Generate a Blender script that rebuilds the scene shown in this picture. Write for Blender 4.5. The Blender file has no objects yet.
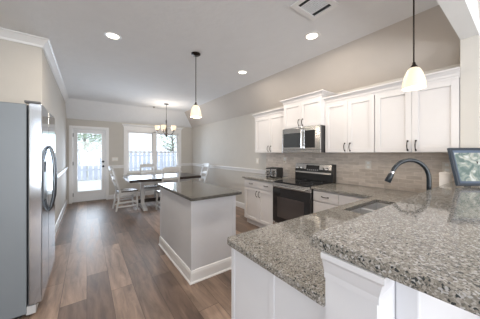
import bpy, bmesh, math, random
from mathutils import Vector, Matrix
random.seed(7)
C = bpy.context.scene.collection
S = bpy.context.scene
PI = math.pi

# ------------------------------------------------------------ camera
cam = bpy.data.cameras.new('camera')
cam.lens = 36*210/480; cam.sensor_width = 36; cam.sensor_fit = 'HORIZONTAL'
cam.shift_y = -6.5/480; cam.clip_start = 0.02; cam.clip_end = 200
camo = bpy.data.objects.new('camera', cam); C.objects.link(camo)
camo.location = (0, 0, 1.37); camo.rotation_euler = (PI/2, 0, -math.radians(36.1))
S.camera = camo
# ------------------------------------------------------------ world, exposure
w = bpy.data.worlds.new('sky'); S.world = w; w.use_nodes = True
bg = w.node_tree.nodes['Background']
bg.inputs['Color'].default_value = (0.80, 0.90, 1.0, 1); bg.inputs['Strength'].default_value = 1.25
S.view_settings.view_transform = 'Standard'; S.view_settings.look = 'None'
S.view_settings.gamma = 1; S.view_settings.use_curve_mapping = False
S.view_settings.exposure = 0.75
try:
    S.cycles.use_denoising = True; S.cycles.max_bounces = 8; S.cycles.diffuse_bounces = 5
    S.cycles.sample_clamp_indirect = 6; S.cycles.caustics_reflective = False; S.cycles.caustics_refractive = False
except Exception: pass

def light(kind, name, loc, energy, color=(1, 1, 1), rot=(0, 0, 0), size=.1, sy=None, parent=None, spread=None):
    l = bpy.data.lights.new(name, kind); l.energy = energy; l.color = color
    if kind == 'AREA':
        l.size = size
        if sy: l.shape = 'RECTANGLE'; l.size_y = sy
        else: l.shape = 'DISK'
        if spread: l.spread = spread
    elif kind in ('POINT', 'SPOT'): l.shadow_soft_size = size
    o = bpy.data.objects.new(name, l); C.objects.link(o); o.location = loc; o.rotation_euler = rot
    if parent: o.parent = parent
    return o
# daylight entering the living room windows behind the camera (cool) and the dining window and door
DAY = (0.95, 0.97, 1.0)
DAY2 = (0.76, 0.86, 1.0)
light('AREA', 'living_window_daylight', (0.6, -3.72, 1.35), 125, DAY, (PI/2+.55, 0, 0), 3.6, 2.0)
light('AREA', 'side_window_daylight', (-3.35, -1.7, 1.35), 56, DAY, (0, -PI/2-.55, 0), 2.0, 2.4)
light('AREA', 'dining_window_daylight', (1.81, 7.55, 1.4), 42, DAY2, (-PI/2-.45, 0, 0), 1.5, 1.3)
light('AREA', 'door_daylight', (0.06, 7.55, 1.15), 16, DAY2, (-PI/2-.4, 0, 0), .55, 1.6)

# ------------------------------------------------------------ materials
MATS = {}
def principled(name):
    m = bpy.data.materials.new(name); m.use_nodes = True
    return m, m.node_tree, m.node_tree.nodes['Principled BSDF']
def mat(name, col, rough=.5, metal=0, bump=0, bscale=60, spec=None, var=0, vscale=6, coat=0, emit=None, estr=0, aniso=None):
    if name in MATS: return MATS[name]
    m, nt, b = principled(name); N = nt.nodes.new; L = nt.links.new
    b.inputs['Base Color'].default_value = (*col, 1); b.inputs['Roughness'].default_value = rough
    b.inputs['Metallic'].default_value = metal
    if spec is not None: b.inputs['Specular IOR Level'].default_value = spec
    if coat: b.inputs['Coat Weight'].default_value = coat; b.inputs['Coat Roughness'].default_value = .08
    if emit: b.inputs['Emission Color'].default_value = (*emit, 1); b.inputs['Emission Strength'].default_value = estr
    tc = N('ShaderNodeTexCoord')
    nz = N('ShaderNodeTexNoise'); nz.inputs['Scale'].default_value = vscale; L(tc.outputs['Object'], nz.inputs['Vector'])
    if aniso:
        mp = N('ShaderNodeMapping'); mp.inputs['Scale'].default_value = aniso
        L(tc.outputs['Object'], mp.inputs['Vector']); L(mp.outputs['Vector'], nz.inputs['Vector'])
    v = var or .03
    mx = N('ShaderNodeMixRGB'); mx.inputs[1].default_value = (*[c*(1-v) for c in col], 1)
    mx.inputs[2].default_value = (*[min(1, c*(1+v)) for c in col], 1)
    L(nz.outputs['Fac'], mx.inputs[0]); L(mx.outputs[0], b.inputs['Base Color'])
    if bump:
        n2 = N('ShaderNodeTexNoise'); n2.inputs['Scale'].default_value = bscale; n2.inputs['Detail'].default_value = 4
        L(tc.outputs['Object'], n2.inputs['Vector'])
        bp = N('ShaderNodeBump'); bp.inputs['Strength'].default_value = bump; bp.inputs['Distance'].default_value = .01
        L(n2.outputs['Fac'], bp.inputs['Height']); L(bp.outputs['Normal'], b.inputs['Normal'])
    MATS[name] = m; return m
WALL = mat('warm_greige_wall_paint', (.565, .54, .50), .75, bump=.08, bscale=90)
CEIL = mat('ceiling_paint', (.77, .775, .785), .85, bump=.35, bscale=14)
TRIM = mat('white_trim_paint', (.80, .80, .80), .35)
CAB = mat('white_cabinet_paint', (.66, .64, .635), .35)
PANEL = mat('white_panel_paint', (.60, .605, .63), .4)
BRONZE = mat('dark_bronze_metal', (.035, .028, .024), .35, .8)
BLACKM = mat('matte_black_metal', (.010, .015, .02), .3, .1)
STEEL = mat('stainless_steel', (.58, .575, .57), .24, 1, var=.06, vscale=3, aniso=(1, 1, 60))
STEELF = mat('fridge_stainless_steel', (.46, .48, .51), .1, 1, var=.04, vscale=3, aniso=(1, 1, 40))
CHROME = mat('polished_chrome', (.75, .75, .76), .12, 1)
GREYP = mat('grey_enamel_side', (.215, .24, .262), .45, .2)
BLACKG = mat('black_glass', (.012, .012, .014), .06, 0, coat=.5)
BLACKP = mat('black_plastic', (.02, .02, .021), .35)
OVENG = mat('oven_window_glass', (.06, .05, .048), .08, 0)
WHITEP = mat('white_plastic', (.8, .8, .78), .35)
OUTLET = mat('ivory_plastic', (.72, .68, .62), .4)
WOOD = mat('dark_stained_wood', (.030, .022, .019), .28, var=.3, vscale=8, aniso=(1, 12, 12))
CHAIRW = mat('white_painted_wood', (.60, .60, .60), .4, var=.05)
SEATM = mat('dark_walnut_seat', (.10, .085, .075), .22, coat=.6, var=.2, vscale=10)
CERAM = mat('white_ceramic', (.78, .75, .72), .3)
SINKM = mat('brushed_sink_steel', (.72, .72, .72), .42, .7)
NAVY = mat('slate_blue_frame_lacquer', (.010, .018, .030), .45, 0)
SILVB = mat('pewter_blue_inner_bevel', (.08, .11, .16), .4, .2)
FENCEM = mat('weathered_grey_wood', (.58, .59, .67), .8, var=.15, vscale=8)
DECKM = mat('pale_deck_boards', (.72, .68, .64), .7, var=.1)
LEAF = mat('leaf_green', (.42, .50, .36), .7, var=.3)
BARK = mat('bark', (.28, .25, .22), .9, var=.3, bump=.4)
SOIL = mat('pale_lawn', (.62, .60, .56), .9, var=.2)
DARKGAP = mat('duct_dark', (.03, .035, .04), .8)
SHADE = mat('frosted_glass_shade', (.55, .47, .36), .4, emit=(1.0, .80, .55), estr=.42)
BULB = mat('lit_bulb', (1, .95, .85), .4, emit=(1, .90, .72), estr=3.0)
LENS = mat('recessed_lens', (1, 1, 1), .4, emit=(1, .90, .74), estr=3.0)
CHSH = mat('chandelier_glass', (.6, .52, .42), .4, emit=(1.0, .80, .55), estr=.6)
BRUSHN = mat('brushed_pewter', (.10, .09, .08), .35, .8)

def glass_mat():
    m = bpy.data.materials.new('clear_window_glass'); m.use_nodes = True; nt = m.node_tree
    for n in list(nt.nodes): nt.nodes.remove(n)
    o = nt.nodes.new('ShaderNodeOutputMaterial'); mx = nt.nodes.new('ShaderNodeMixShader')
    t = nt.nodes.new('ShaderNodeBsdfTransparent'); g = nt.nodes.new('ShaderNodeBsdfGlossy')
    g.inputs['Roughness'].default_value = .01; t.inputs['Color'].default_value = (.95, .97, .98, 1)
    f = nt.nodes.new('ShaderNodeFresnel'); f.inputs['IOR'].default_value = 1.45
    nt.links.new(f.outputs[0], mx.inputs[0]); nt.links.new(t.outputs[0], mx.inputs[1]); nt.links.new(g.outputs[0], mx.inputs[2])
    nt.links.new(mx.outputs[0], o.inputs[0]); return m
GLASS = glass_mat()

def floor_mat():
    m, nt, b = principled('wood_plank_floor'); N = nt.nodes.new; L = nt.links.new
    tc = N('ShaderNodeTexCoord'); mp = N('ShaderNodeMapping'); mp.inputs['Rotation'].default_value = (0, 0, PI/2)
    L(tc.outputs['Object'], mp.inputs['Vector'])
    br = N('ShaderNodeTexBrick'); br.inputs['Scale'].default_value = 1
    br.inputs['Brick Width'].default_value = 1.22; br.inputs['Row Height'].default_value = .195
    br.inputs['Mortar Size'].default_value = .0018; br.inputs['Mortar Smooth'].default_value = .1; br.offset = .37; br.offset_frequency = 2
    br.inputs['Color1'].default_value = (.0, .0, .0, 1); br.inputs['Color2'].default_value = (1, 1, 1, 1); br.inputs['Mortar'].default_value = (.5, .5, .5, 1)
    L(mp.outputs['Vector'], br.inputs['Vector'])
    rp = N('ShaderNodeValToRGB'); e = rp.color_ramp.elements
    e[0].position = 0; e[0].color = (.125, .084, .064, 1); e[1].position = 1; e[1].color = (.29, .205, .155, 1)
    e2 = rp.color_ramp.elements.new(.5); e2.color = (.195, .137, .104, 1)
    L(br.outputs['Color'], rp.inputs['Fac'])
    mp2 = N('ShaderNodeMapping'); mp2.inputs['Scale'].default_value = (7, 1.0, 1); L(tc.outputs['Object'], mp2.inputs['Vector'])
    ad = N('ShaderNodeVectorMath'); ad.operation = 'ADD'; sc = N('ShaderNodeVectorMath'); sc.operation = 'SCALE'
    L(br.outputs['Color'], sc.inputs[0]); sc.inputs['Scale'].default_value = 30
    L(mp2.outputs['Vector'], ad.inputs[0]); L(sc.outputs['Vector'], ad.inputs[1])
    nz = N('ShaderNodeTexNoise'); nz.inputs['Scale'].default_value = 2.2; nz.inputs['Detail'].default_value = 8; nz.inputs['Roughness'].default_value = .62
    nz.inputs['Distortion'].default_value = .6
    L(ad.outputs['Vector'], nz.inputs['Vector'])
    g = N('ShaderNodeMapRange'); g.inputs['From Min'].default_value = .3; g.inputs['From Max'].default_value = .7
    g.inputs['To Min'].default_value = .55; g.inputs['To Max'].default_value = 1.5; L(nz.outputs['Fac'], g.inputs['Value'])
    mul = N('ShaderNodeMixRGB'); mul.blend_type = 'MULTIPLY'; mul.inputs[0].default_value = 1
    L(rp.outputs['Color'], mul.inputs[1]); L(g.outputs['Result'], mul.inputs[2])
    mo = N('ShaderNodeMixRGB'); mo.inputs[2].default_value = (.06, .04, .03, 1); L(br.outputs['Fac'], mo.inputs[0]); L(mul.outputs[0], mo.inputs[1])
    L(mo.outputs[0], b.inputs['Base Color'])
    rr = N('ShaderNodeMapRange'); rr.inputs['To Min'].default_value = .34; rr.inputs['To Max'].default_value = .5; L(nz.outputs['Fac'], rr.inputs['Value'])
    L(rr.outputs['Result'], b.inputs['Roughness'])
    bp = N('ShaderNodeBump'); bp.inputs['Strength'].default_value = .12; bp.inputs['Distance'].default_value = .004
    L(nz.outputs['Fac'], bp.inputs['Height']); L(bp.outputs['Normal'], b.inputs['Normal'])
    return m
FLOOR = floor_mat()

def granite(name, k=1.12, spec=.42):
    m, nt, b = principled(name); N = nt.nodes.new; L = nt.links.new
    tc = N('ShaderNodeTexCoord')
    wob = N('ShaderNodeTexNoise'); wob.inputs['Scale'].default_value = 90; wob.inputs['Detail'].default_value = 3
    L(tc.outputs['Object'], wob.inputs['Vector'])
    sc = N('ShaderNodeVectorMath'); sc.operation = 'SCALE'; sc.inputs['Scale'].default_value = .012; L(wob.outputs['Color'], sc.inputs[0])
    ad = N('ShaderNodeVectorMath'); ad.operation = 'ADD'; L(tc.outputs['Object'], ad.inputs[0]); L(sc.outputs['Vector'], ad.inputs[1])
    v1 = N('ShaderNodeTexVoronoi'); v1.inputs['Scale'].default_value = 280; L(ad.outputs['Vector'], v1.inputs['Vector'])
    sp = N('ShaderNodeSeparateColor'); L(v1.outputs['Color'], sp.inputs['Color'])
    n0 = N('ShaderNodeTexNoise'); n0.inputs['Scale'].default_value = 26; n0.inputs['Detail'].default_value = 3
    L(tc.outputs['Object'], n0.inputs['Vector'])
    m0 = N('ShaderNodeMath'); m0.operation = 'MULTIPLY_ADD'; m0.inputs[1].default_value = .55; L(n0.outputs['Fac'], m0.inputs[0])
    m1 = N('ShaderNodeMath'); m1.operation = 'MULTIPLY'; m1.inputs[1].default_value = .72; L(sp.outputs['Red'], m1.inputs[0]); L(m1.outputs[0], m0.inputs[2])
    rp = N('ShaderNodeValToRGB'); cr = rp.color_ramp; cr.interpolation = 'LINEAR'
    cols = [(.0, (.03, .034, .034)), (.25, (.06, .063, .06)), (.38, (.12, .113, .10)), (.55, (.17, .157, .135)), (.75, (.215, .198, .172)), (.92, (.30, .285, .265))]
    cols = [(p_, tuple(c*k for c in q)) for p_, q in cols]
    cr.elements[0].position = cols[0][0]; cr.elements[0].color = (*cols[0][1], 1)
    cr.elements[1].position = cols[-1][0]; cr.elements[1].color = (*cols[-1][1], 1)
    for p_, c_ in cols[1:-1]:
        e = cr.elements.new(p_); e.color = (*c_, 1)
    L(m0.outputs[0], rp.inputs['Fac'])
    v2 = N('ShaderNodeTexVoronoi'); v2.inputs['Scale'].default_value = 190; L(ad.outputs['Vector'], v2.inputs['Vector'])
    s2 = N('ShaderNodeSeparateColor'); L(v2.outputs['Color'], s2.inputs['Color'])
    th = N('ShaderNodeMath'); th.operation = 'GREATER_THAN'; th.inputs[1].default_value = .90; L(s2.outputs['Green'], th.inputs[0])
    mx = N('ShaderNodeMixRGB'); mx.inputs[2].default_value = (.03, .035, .036, 1); L(th.outputs[0], mx.inputs[0]); L(rp.outputs['Color'], mx.inputs[1])
    th2 = N('ShaderNodeMath'); th2.operation = 'GREATER_THAN'; th2.inputs[1].default_value = .9; L(s2.outputs['Blue'], th2.inputs[0])
    mx2 = N('ShaderNodeMixRGB'); mx2.inputs[2].default_value = (.34*k, .335*k, .33*k, 1); L(th2.outputs[0], mx2.inputs[0]); L(mx.outputs[0], mx2.inputs[1])
    L(mx2.outputs[0], b.inputs['Base Color'])
    b.inputs['Roughness'].default_value = .06; b.inputs['Specular IOR Level'].default_value = spec
    return m
GRAN = granite('speckled_granite')
GRAN2 = granite('speckled_granite_toned_down', .42, .25)  # same granite, colour and specular lowered to offset wall light mirrored on the island

def tile_mat():
    m, nt, b = principled('greige_glazed_tile'); N = nt.nodes.new; L = nt.links.new
    tc = N('ShaderNodeTexCoord'); sx = N('ShaderNodeSeparateXYZ'); cx = N('ShaderNodeCombineXYZ')
    L(tc.outputs['Object'], sx.inputs[0]); L(sx.outputs['Y'], cx.inputs['X']); L(sx.outputs['Z'], cx.inputs['Y'])
    br = N('ShaderNodeTexBrick'); br.inputs['Scale'].default_value = 1; br.inputs['Brick Width'].default_value = .155; br.inputs['Row Height'].default_value = .047
    br.inputs['Mortar Size'].default_value = .002; br.inputs['Color1'].default_value = (.52, .45, .39, 1); br.inputs['Color2'].default_value = (.68, .60, .53, 1)
    br.inputs['Mortar'].default_value = (.70, .64, .58, 1); L(cx.outputs[0], br.inputs['Vector'])
    mp = N('ShaderNodeMapping'); mp.inputs['Scale'].default_value = (10, 10, 45); L(tc.outputs['Object'], mp.inputs['Vector'])
    nz = N('ShaderNodeTexNoise'); nz.inputs['Scale'].default_value = 1.2; nz.inputs['Detail'].default_value = 4; L(mp.outputs[0], nz.inputs['Vector'])
    g = N('ShaderNodeMapRange'); g.inputs['To Min'].default_value = .75; g.inputs['To Max'].default_value = 1.25; L(nz.outputs['Fac'], g.inputs['Value'])
    mul = N('ShaderNodeMixRGB'); mul.blend_type = 'MULTIPLY'; mul.inputs[0].default_value = 1; L(br.outputs['Color'], mul.inputs[1]); L(g.outputs[0], mul.inputs[2])
    L(mul.outputs[0], b.inputs['Base Color']); b.inputs['Roughness'].default_value = .25
    bp = N('ShaderNodeBump'); bp.invert = True; bp.inputs['Strength'].default_value = .4; bp.inputs['Distance'].default_value = .002
    L(br.outputs['Fac'], bp.inputs['Height']); L(bp.outputs[0], b.inputs['Normal'])
    return m
TILE = tile_mat()

def picture_mat():
    m, nt, b = principled('pale_botanical_print'); N = nt.nodes.new; L = nt.links.new
    tc = N('ShaderNodeTexCoord'); nz = N('ShaderNodeTexNoise'); nz.inputs['Scale'].default_value = 12; nz.inputs['Detail'].default_value = 3; nz.inputs['Distortion'].default_value = 1.6
    L(tc.outputs['Object'], nz.inputs['Vector'])
    rp = N('ShaderNodeValToRGB'); cr = rp.color_ramp
    cr.elements[0].position = .36; cr.elements[0].color = (.09, .13, .12, 1); cr.elements[1].position = .66; cr.elements[1].color = (.44, .46, .43, 1)
    e = cr.elements.new(.47); e.color = (.17, .21, .19, 1); e = cr.elements.new(.55); e.color = (.30, .31, .27, 1)
    L(nz.outputs['Fac'], rp.inputs['Fac']); L(rp.outputs[0], b.inputs['Base Color']); b.inputs['Roughness'].default_value = .12
    return m
PICT = picture_mat()

# ------------------------------------------------------------ mesh helpers
class MB:
    def __init__(s, off=(0, 0, 0)): s.v = []; s.f = []; s.off = Vector(off)
    def add(s, vs, fs):
        n = len(s.v); s.v += [tuple(Vector(v) - s.off) for v in vs]; s.f += [tuple(i+n for i in f) for f in fs]; return s
    def box(s, x0, x1, y0, y1, z0, z1):
        vs = [(x, y, z) for x in (min(x0, x1), max(x0, x1)) for y in (min(y0, y1), max(y0, y1)) for z in (min(z0, z1), max(z0, z1))]
        return s.add(vs, [(0, 1, 3, 2), (4, 6, 7, 5), (0, 4, 5, 1), (2, 3, 7, 6), (0, 2, 6, 4), (1, 5, 7, 3)])
    def bar(s, a, b, w, h, up=(0, 0, 1), w2=None, h2=None):
        a, b = Vector(a), Vector(b); d = (b-a).normalized(); up = Vector(up)
        x = d.cross(up)
        if x.length < 1e-4: x = d.cross(Vector((0, 1, 0)))
        x.normalize(); y = x.cross(d); w2 = w2 or w; h2 = h2 or h; vs = []
        for p, ww, hh in ((a, w, h), (b, w2, h2)):
            for i, j in ((-1, -1), (1, -1), (1, 1), (-1, 1)): vs.append(p + x*i*ww/2 + y*j*hh/2)
        return s.add(vs, [(3, 2, 1, 0), (4, 5, 6, 7), (0, 1, 5, 4), (1, 2, 6, 5), (2, 3, 7, 6), (3, 0, 4, 7)])
    def tube(s, pts, r, n=10, cap=True):
        pts = [Vector(p) for p in pts]; rs = r if isinstance(r, (list, tuple)) else [r]*len(pts); vs = []
        prev = None
        for i, p in enumerate(pts):
            d = (pts[min(i+1, len(pts)-1)] - pts[max(i-1, 0)]).normalized()
            if prev is None:
                x = d.orthogonal().normalized()
            else:
                x = (prev - d*prev.dot(d)).normalized()
            prev = x; y = d.cross(x)
            for k in range(n):
                a = 2*PI*k/n; vs.append(p + (x*math.cos(a) + y*math.sin(a))*rs[i])
        fs = []
        for i in range(len(pts)-1):
            for k in range(n):
                fs.append((i*n+k, i*n+(k+1) % n, (i+1)*n+(k+1) % n, (i+1)*n+k))
        if cap: fs.append(tuple(reversed(range(n)))); fs.append(tuple((len(pts)-1)*n+k for k in range(n)))
        return s.add(vs, fs)
    def lathe(s, prof, c=(0, 0, 0), n=24, closed=False):
        c = Vector(c); vs = []; fs = []
        for r, z in prof:
            for k in range(n):
                a = 2*PI*k/n; vs.append(c + Vector((max(r, 1e-4)*math.cos(a), max(r, 1e-4)*math.sin(a), z)))
        m = len(prof)
        for i in range(m if closed else m-1):
            j = (i+1) % m
            for k in range(n): fs.append((i*n+k, i*n+(k+1) % n, j*n+(k+1) % n, j*n+k))
        return s.add(vs, fs)
    def prism(s, poly, axis, a, b):
        """poly 2D points in the plane across axis (x: (y,z); y: (x,z); z: (x,y))"""
        n = len(poly); vs = []
        for t in (a, b):
            for p, q in poly:
                vs.append({'x': (t, p, q), 'y': (p, t, q), 'z': (p, q, t)}[axis])
        return s.add(vs, [tuple(range(n)), tuple(reversed(range(n, 2*n)))] + [(i, n+i, n+(i+1) % n, (i+1) % n) for i in range(n)])
    def sphere(s, c, r, n=14, m=8, sz=1):
        prof = [(r*math.sin(PI*i/m), -r*sz*math.cos(PI*i/m)) for i in range(m+1)]
        return s.lathe(prof, c, n)
    def build(s, name, m, parent=None, bevel=0, smooth=False, seg=2, loc=None, rotz=0):
        me = bpy.data.meshes.new(name); me.from_pydata(s.v, [], s.f)
        bm = bmesh.new(); bm.from_mesh(me)
        bmesh.ops.remove_doubles(bm, verts=bm.verts, dist=1e-5) if smooth else None
        bmesh.ops.recalc_face_normals(bm, faces=bm.faces)
        bm.to_mesh(me); bm.free()
        me.materials.append(m)
        o = bpy.data.objects.new(name, me); C.objects.link(o)
        if parent: o.parent = parent
        o.location = loc if loc is not None else (s.off if not parent else (0, 0, 0)); o.rotation_euler = (0, 0, rotz)
        if smooth:
            for p in me.polygons: p.use_smooth = True
            try: me.set_sharp_from_angle(angle=math.radians(50))
            except Exception: pass
        if bevel:
            md = o.modifiers.new('bevel', 'BEVEL'); md.width = bevel; md.segments = seg; md.limit_method = 'ANGLE'
        return o
def thing(name, label, cat, loc=(0, 0, 0), rotz=0, group=None):
    o = bpy.data.objects.new(name, None); C.objects.link(o); o.empty_display_size = .1
    o.location = loc; o.rotation_euler = (0, 0, rotz); o['label'] = label; o['category'] = cat
    if group: o['group'] = group
    return o
def tag(o, label, cat, group=None, kind=None):
    o['label'] = label; o['category'] = cat
    if group: o['group'] = group
    if kind: o['kind'] = kind
    return o
def st(o, label=None, cat=None):
    o['kind'] = 'structure'
    if label: o['label'] = label; o['category'] = cat
    return o
def copy_tree(o, parent=None):
    c = o.copy(); C.objects.link(c)
    if parent: c.parent = parent
    for ch in list(o.children): copy_tree(ch, c)
    return c

# ------------------------------------------------------------ room constants
XL, XR, YB = -.44, 3.13, 7.30
ZC, ZW = 2.74, 2.30
YK = 3.46                      # short wall beyond the fridge
XS, YS = 2.63, 6.76            # where the flat ceiling turns down
XK = -1.15                     # kitchen wall behind the fridge
XLIV, YLIV = -3.5, -3.9
# ------------------------------------------------------------ shell
st(MB((0, 0, 0)).box(XLIV-.1, XR+.1, YLIV-.1, YB+.12, -.08, 0).build('floor', FLOOR), 'brown wood plank floor running toward the back door', 'floor')
ce = MB()
ce.add([(XLIV-.1, YLIV-.1, ZC), (XS, YLIV-.1, ZC), (XS, YS, ZC), (XLIV-.1, YS, ZC), (XLIV-.1, YLIV-.1, ZC+.1), (XS, YLIV-.1, ZC+.1), (XS, YS, ZC+.1), (XLIV-.1, YS, ZC+.1)],
       [(0, 1, 2, 3), (4, 7, 6, 5), (0, 4, 5, 1), (1, 5, 6, 2), (2, 6, 7, 3), (3, 7, 4, 0)])
ce.add([(XLIV-.1, YS, ZC), (XS, YS, ZC), (XR, YB, ZW), (XLIV-.1, YB, ZW), (XLIV-.1, YS, ZC+.1), (XS, YS, ZC+.1), (XR, YB, ZW+.12), (XLIV-.1, YB, ZW+.12)],
       [(0, 1, 2, 3), (4, 7, 6, 5), (0, 4, 5, 1), (1, 5, 6, 2), (2, 6, 7, 3), (3, 7, 4, 0)])
st(ce.build('ceiling', CEIL), 'flat light grey ceiling sloping down at the dining end', 'ceiling')
cs = MB().add([(XS, YLIV-.1, ZC), (XR, YLIV-.1, ZW), (XR, YB, ZW), (XS, YS, ZC), (XS, YLIV-.1, ZC+.1), (XR, YLIV-.1, ZW+.12), (XR, YB, ZW+.12), (XS, YS, ZC+.1)],
              [(0, 1, 2, 3), (4, 7, 6, 5), (0, 4, 5, 1), (1, 5, 6, 2), (2, 6, 7, 3), (3, 7, 4, 0)])
st(cs.build('wall_slope', mat('warm_slope_paint', (.57, .525, .48), .75, bump=.08, bscale=90)), 'greige sloped band between kitchen wall and flat ceiling', 'ceiling')
st(MB().box(XR, XR+.12, YLIV, YB+.12, 0, ZW+.1).build('wall_right', WALL))
st(MB().box(XL-.12, XL, YK, YB+.12, 0, ZC).box(XK-.12, XL-.12, YK, YK+.12, 0, ZC).build('wall_left', WALL))
st(MB().box(XK-.12, XK, .37, YK, 0, ZC).build('wall_kitchen', WALL))
# back wall with door and window openings
DX0, DX1, DZ = -.325, .46, 2.05
WX0, WX1, WZ0, WZ1 = 1.0, 2.63, .74, 2.06
bw = MB()
bw.box(XL-.12, DX0, YB, YB+.12, 0, ZW+.1).box(DX0, DX1, YB, YB+.12, DZ, ZW+.1).box(DX1, WX0, YB, YB+.12, 0, ZW+.1)
bw.box(WX0, WX1, YB, YB+.12, 0, WZ0).box(WX0, WX1, YB, YB+.12, WZ1, ZW+.1).box(WX1, XR+.12, YB, YB+.12, 0, ZW+.1)
st(bw.build('wall_back', WALL))
# living room behind the camera, window openings left open to the day
lw = MB().box(XLIV, -1.3, YLIV-.12, YLIV, 0, ZC).box(2.5, XR, YLIV-.12, YLIV, 0, ZC).box(-1.3, 2.5, YLIV-.12, YLIV, 0, .3).box(-1.3, 2.5, YLIV-.12, YLIV, 2.4, ZC)
st(lw.build('wall_front', WALL))
lw = MB().box(XLIV-.12, XLIV, YLIV, -2.9, 0, ZC).box(XLIV-.12, XLIV, -.5, .37, 0, ZC).box(XLIV-.12, XLIV, -2.9, -.5, 0, .3).box(XLIV-.12, XLIV, -2.9, -.5, 2.4, ZC)
lw.box(XLIV, XK, .25, .37, 0, ZC)
st(lw.build('wall_living', WALL))
# stub wall at the end of the bar and the header above it
SX, SY0, SY1, HZ = 2.80, .255, .37, 2.42
st(MB().box(SX, XR, SY0, SY1, 0, HZ).build('wall_stub', WALL), 'greige stub wall standing at the right end of the bar', 'wall')
st(MB().box(XK, XR, SY0, SY1, HZ, ZC+.02).build('trim_header', mat('header_white_paint', (.80, .81, .81), .5)), 'white dropped header crossing the ceiling over the bar', 'beam')

# crown moulding on the left walls
cp = [(0, 0), (0, -.10), (.012, -.10), (.018, -.075), (.05, -.035), (.062, -.018), (.075, -.015), (.075, 0)]
def crown_run(mb, p0, p1, nrm, z, m0=0, m1=0, prof=cp, s=1):
    p0, p1, nrm = Vector(p0), Vector(p1), Vector(nrm); d = (p1-p0).normalized(); n = len(prof); vs = []
    for p, mm in ((p0, -m0), (p1, m1)):
        for o, h in prof: vs.append((p.x + nrm.x*o*s + d.x*o*s*mm, p.y + nrm.y*o*s + d.y*o*s*mm, z + h*s))
    mb.add(vs, [tuple(range(n)), tuple(reversed(range(n, 2*n)))] + [(i, n+i, n+(i+1) % n, (i+1) % n) for i in range(n)])
cr = MB(); crown_run(cr, (XK, YK), (XL, YK), (0, -1), ZC, 0, 1); crown_run(cr, (XL, YK), (XL, YS+.02), (1, 0), ZC, 1, 0)
st(cr.build('trim_crown', TRIM), 'white crown moulding turning the corner above the fridge', 'crown moulding')
# baseboards and chair rails
bp_ = [(0, 0), (.014, 0), (.014, .10), (.008, .125), (0, .13)]
rl = [(0, .91), (.010, .915), (.012, .945), (.022, .955), (.026, .975), (.034, .985), (.034, 1.0), (0, 1.0)]
def run(prof, name, p0, p1, nrm):
    mb = MB(); crown_run(mb, p0, p1, nrm, 0, 0, 0, prof); return st(mb.build(name, TRIM))
run(bp_, 'baseboard_left', (XL, YK), (XL, YB), (1, 0))
run(bp_, 'baseboard_back', (DX1+.07, YB), (XR, YB), (0, -1))
run(bp_, 'baseboard_right', (XR, 3.31), (XR, YB), (-1, 0))
run(rl, 'trim_1', (XL, YK), (XL, YB), (1, 0))
run(rl, 'trim_2', (DX1+.07, YB), (WX0-.09, YB), (0, -1))
run(rl, 'trim_3', (WX1+.09, YB), (XR, YB), (0, -1))
run(rl, 'trim_4', (XR, 3.33), (XR, YB), (-1, 0))

# ------------------------------------------------------------ back door
door = thing('door_1', 'white full-glass back door with black knob and deadbolt', 'door', (DX0, YB, 0)); door['kind'] = 'structure'
o = (DX0, YB, 0)
mb = MB(o); y0, y1 = YB-.018, YB
mb.box(DX0-.065, DX0, y0, y1, 0, DZ+.065).box(DX1, DX1+.065, y0, y1, 0, DZ+.065).box(DX0, DX1, y0, y1, DZ, DZ+.065)
mb.box(DX0, DX0+.015, YB, YB+.12, 0, DZ).box(DX1-.015, DX1, YB, YB+.12, 0, DZ).box(DX0+.015, DX1-.015, YB, YB+.12, DZ-.015, DZ)
mb.build('door_casing', TRIM, door, .003)
gx0, gx1, gz0, gz1 = -.205, .345, .30, 1.92
sx0, sx1 = DX0+.018, DX1-.018
mb = MB(o).box(sx0, gx0, YB+.03, YB+.075, .015, DZ-.018).box(gx1, sx1, YB+.03, YB+.075, .015, DZ-.018)
mb.box(gx0, gx1, YB+.03, YB+.075, .015, gz0).box(gx0, gx1, YB+.03, YB+.075, gz1, DZ-.018)
mb.build('door_slab', mat('white_door_paint', (.74, .75, .76), .35), door)
mb = MB(o)
for a, b_, c, d in ((gx0-.03, gx0, gz0-.03, gz1+.03), (gx1, gx1+.03, gz0-.03, gz1+.03), (gx0, gx1, gz0-.03, gz0), (gx0, gx1, gz1, gz1+.03)): mb.box(a, b_, YB+.018, YB+.03, c, d)
mb.build('glass_frame', TRIM, door, .004)
MB(o).box(gx0, gx1, YB+.05, YB+.054, gz0, gz1).build('glass_pane', GLASS, door)
for z in (.22, 1.08, 1.86): MB(o).box(DX0+.002, DX0+.028, YB+.012, YB+.03, z-.05, z+.05).build('hinge', BRONZE, door, .003)
k = MB(o).lathe([(.0, 0), (.03, 0), (.03, .008), (.012, .012), (.012, .04), (.028, .05), (.03, .062), (.022, .075), (0, .078)], (0, 0, 0), 18)
def rot_y(mb, c):   # lathe axis z -> -y at point c
    off = mb.off; mb.v = [(Vector(v)+off).to_tuple() for v in mb.v]
    mb.v = [tuple(Vector((x+c[0], -z+c[1], y+c[2])) - off) for x, y, z in mb.v]; return mb
rot_y(k, (DX1-.075, YB+.03, .985)).build('door_knob', BLACKM, door, smooth=True)
k = MB(o).lathe([(0, 0), (.031, 0), (.031, .012), (.024, .02), (0, .02)], (0, 0, 0), 18)
rot_y(k, (DX1-.075, YB+.03, 1.12)).build('deadbolt', BLACKM, door, smooth=True)
MB(o).box(DX0, DX1, YB-.01, YB+.12, 0, .018).build('threshold', mat('bronze_threshold', (.25, .22, .19), .4, .5), door)

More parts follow.
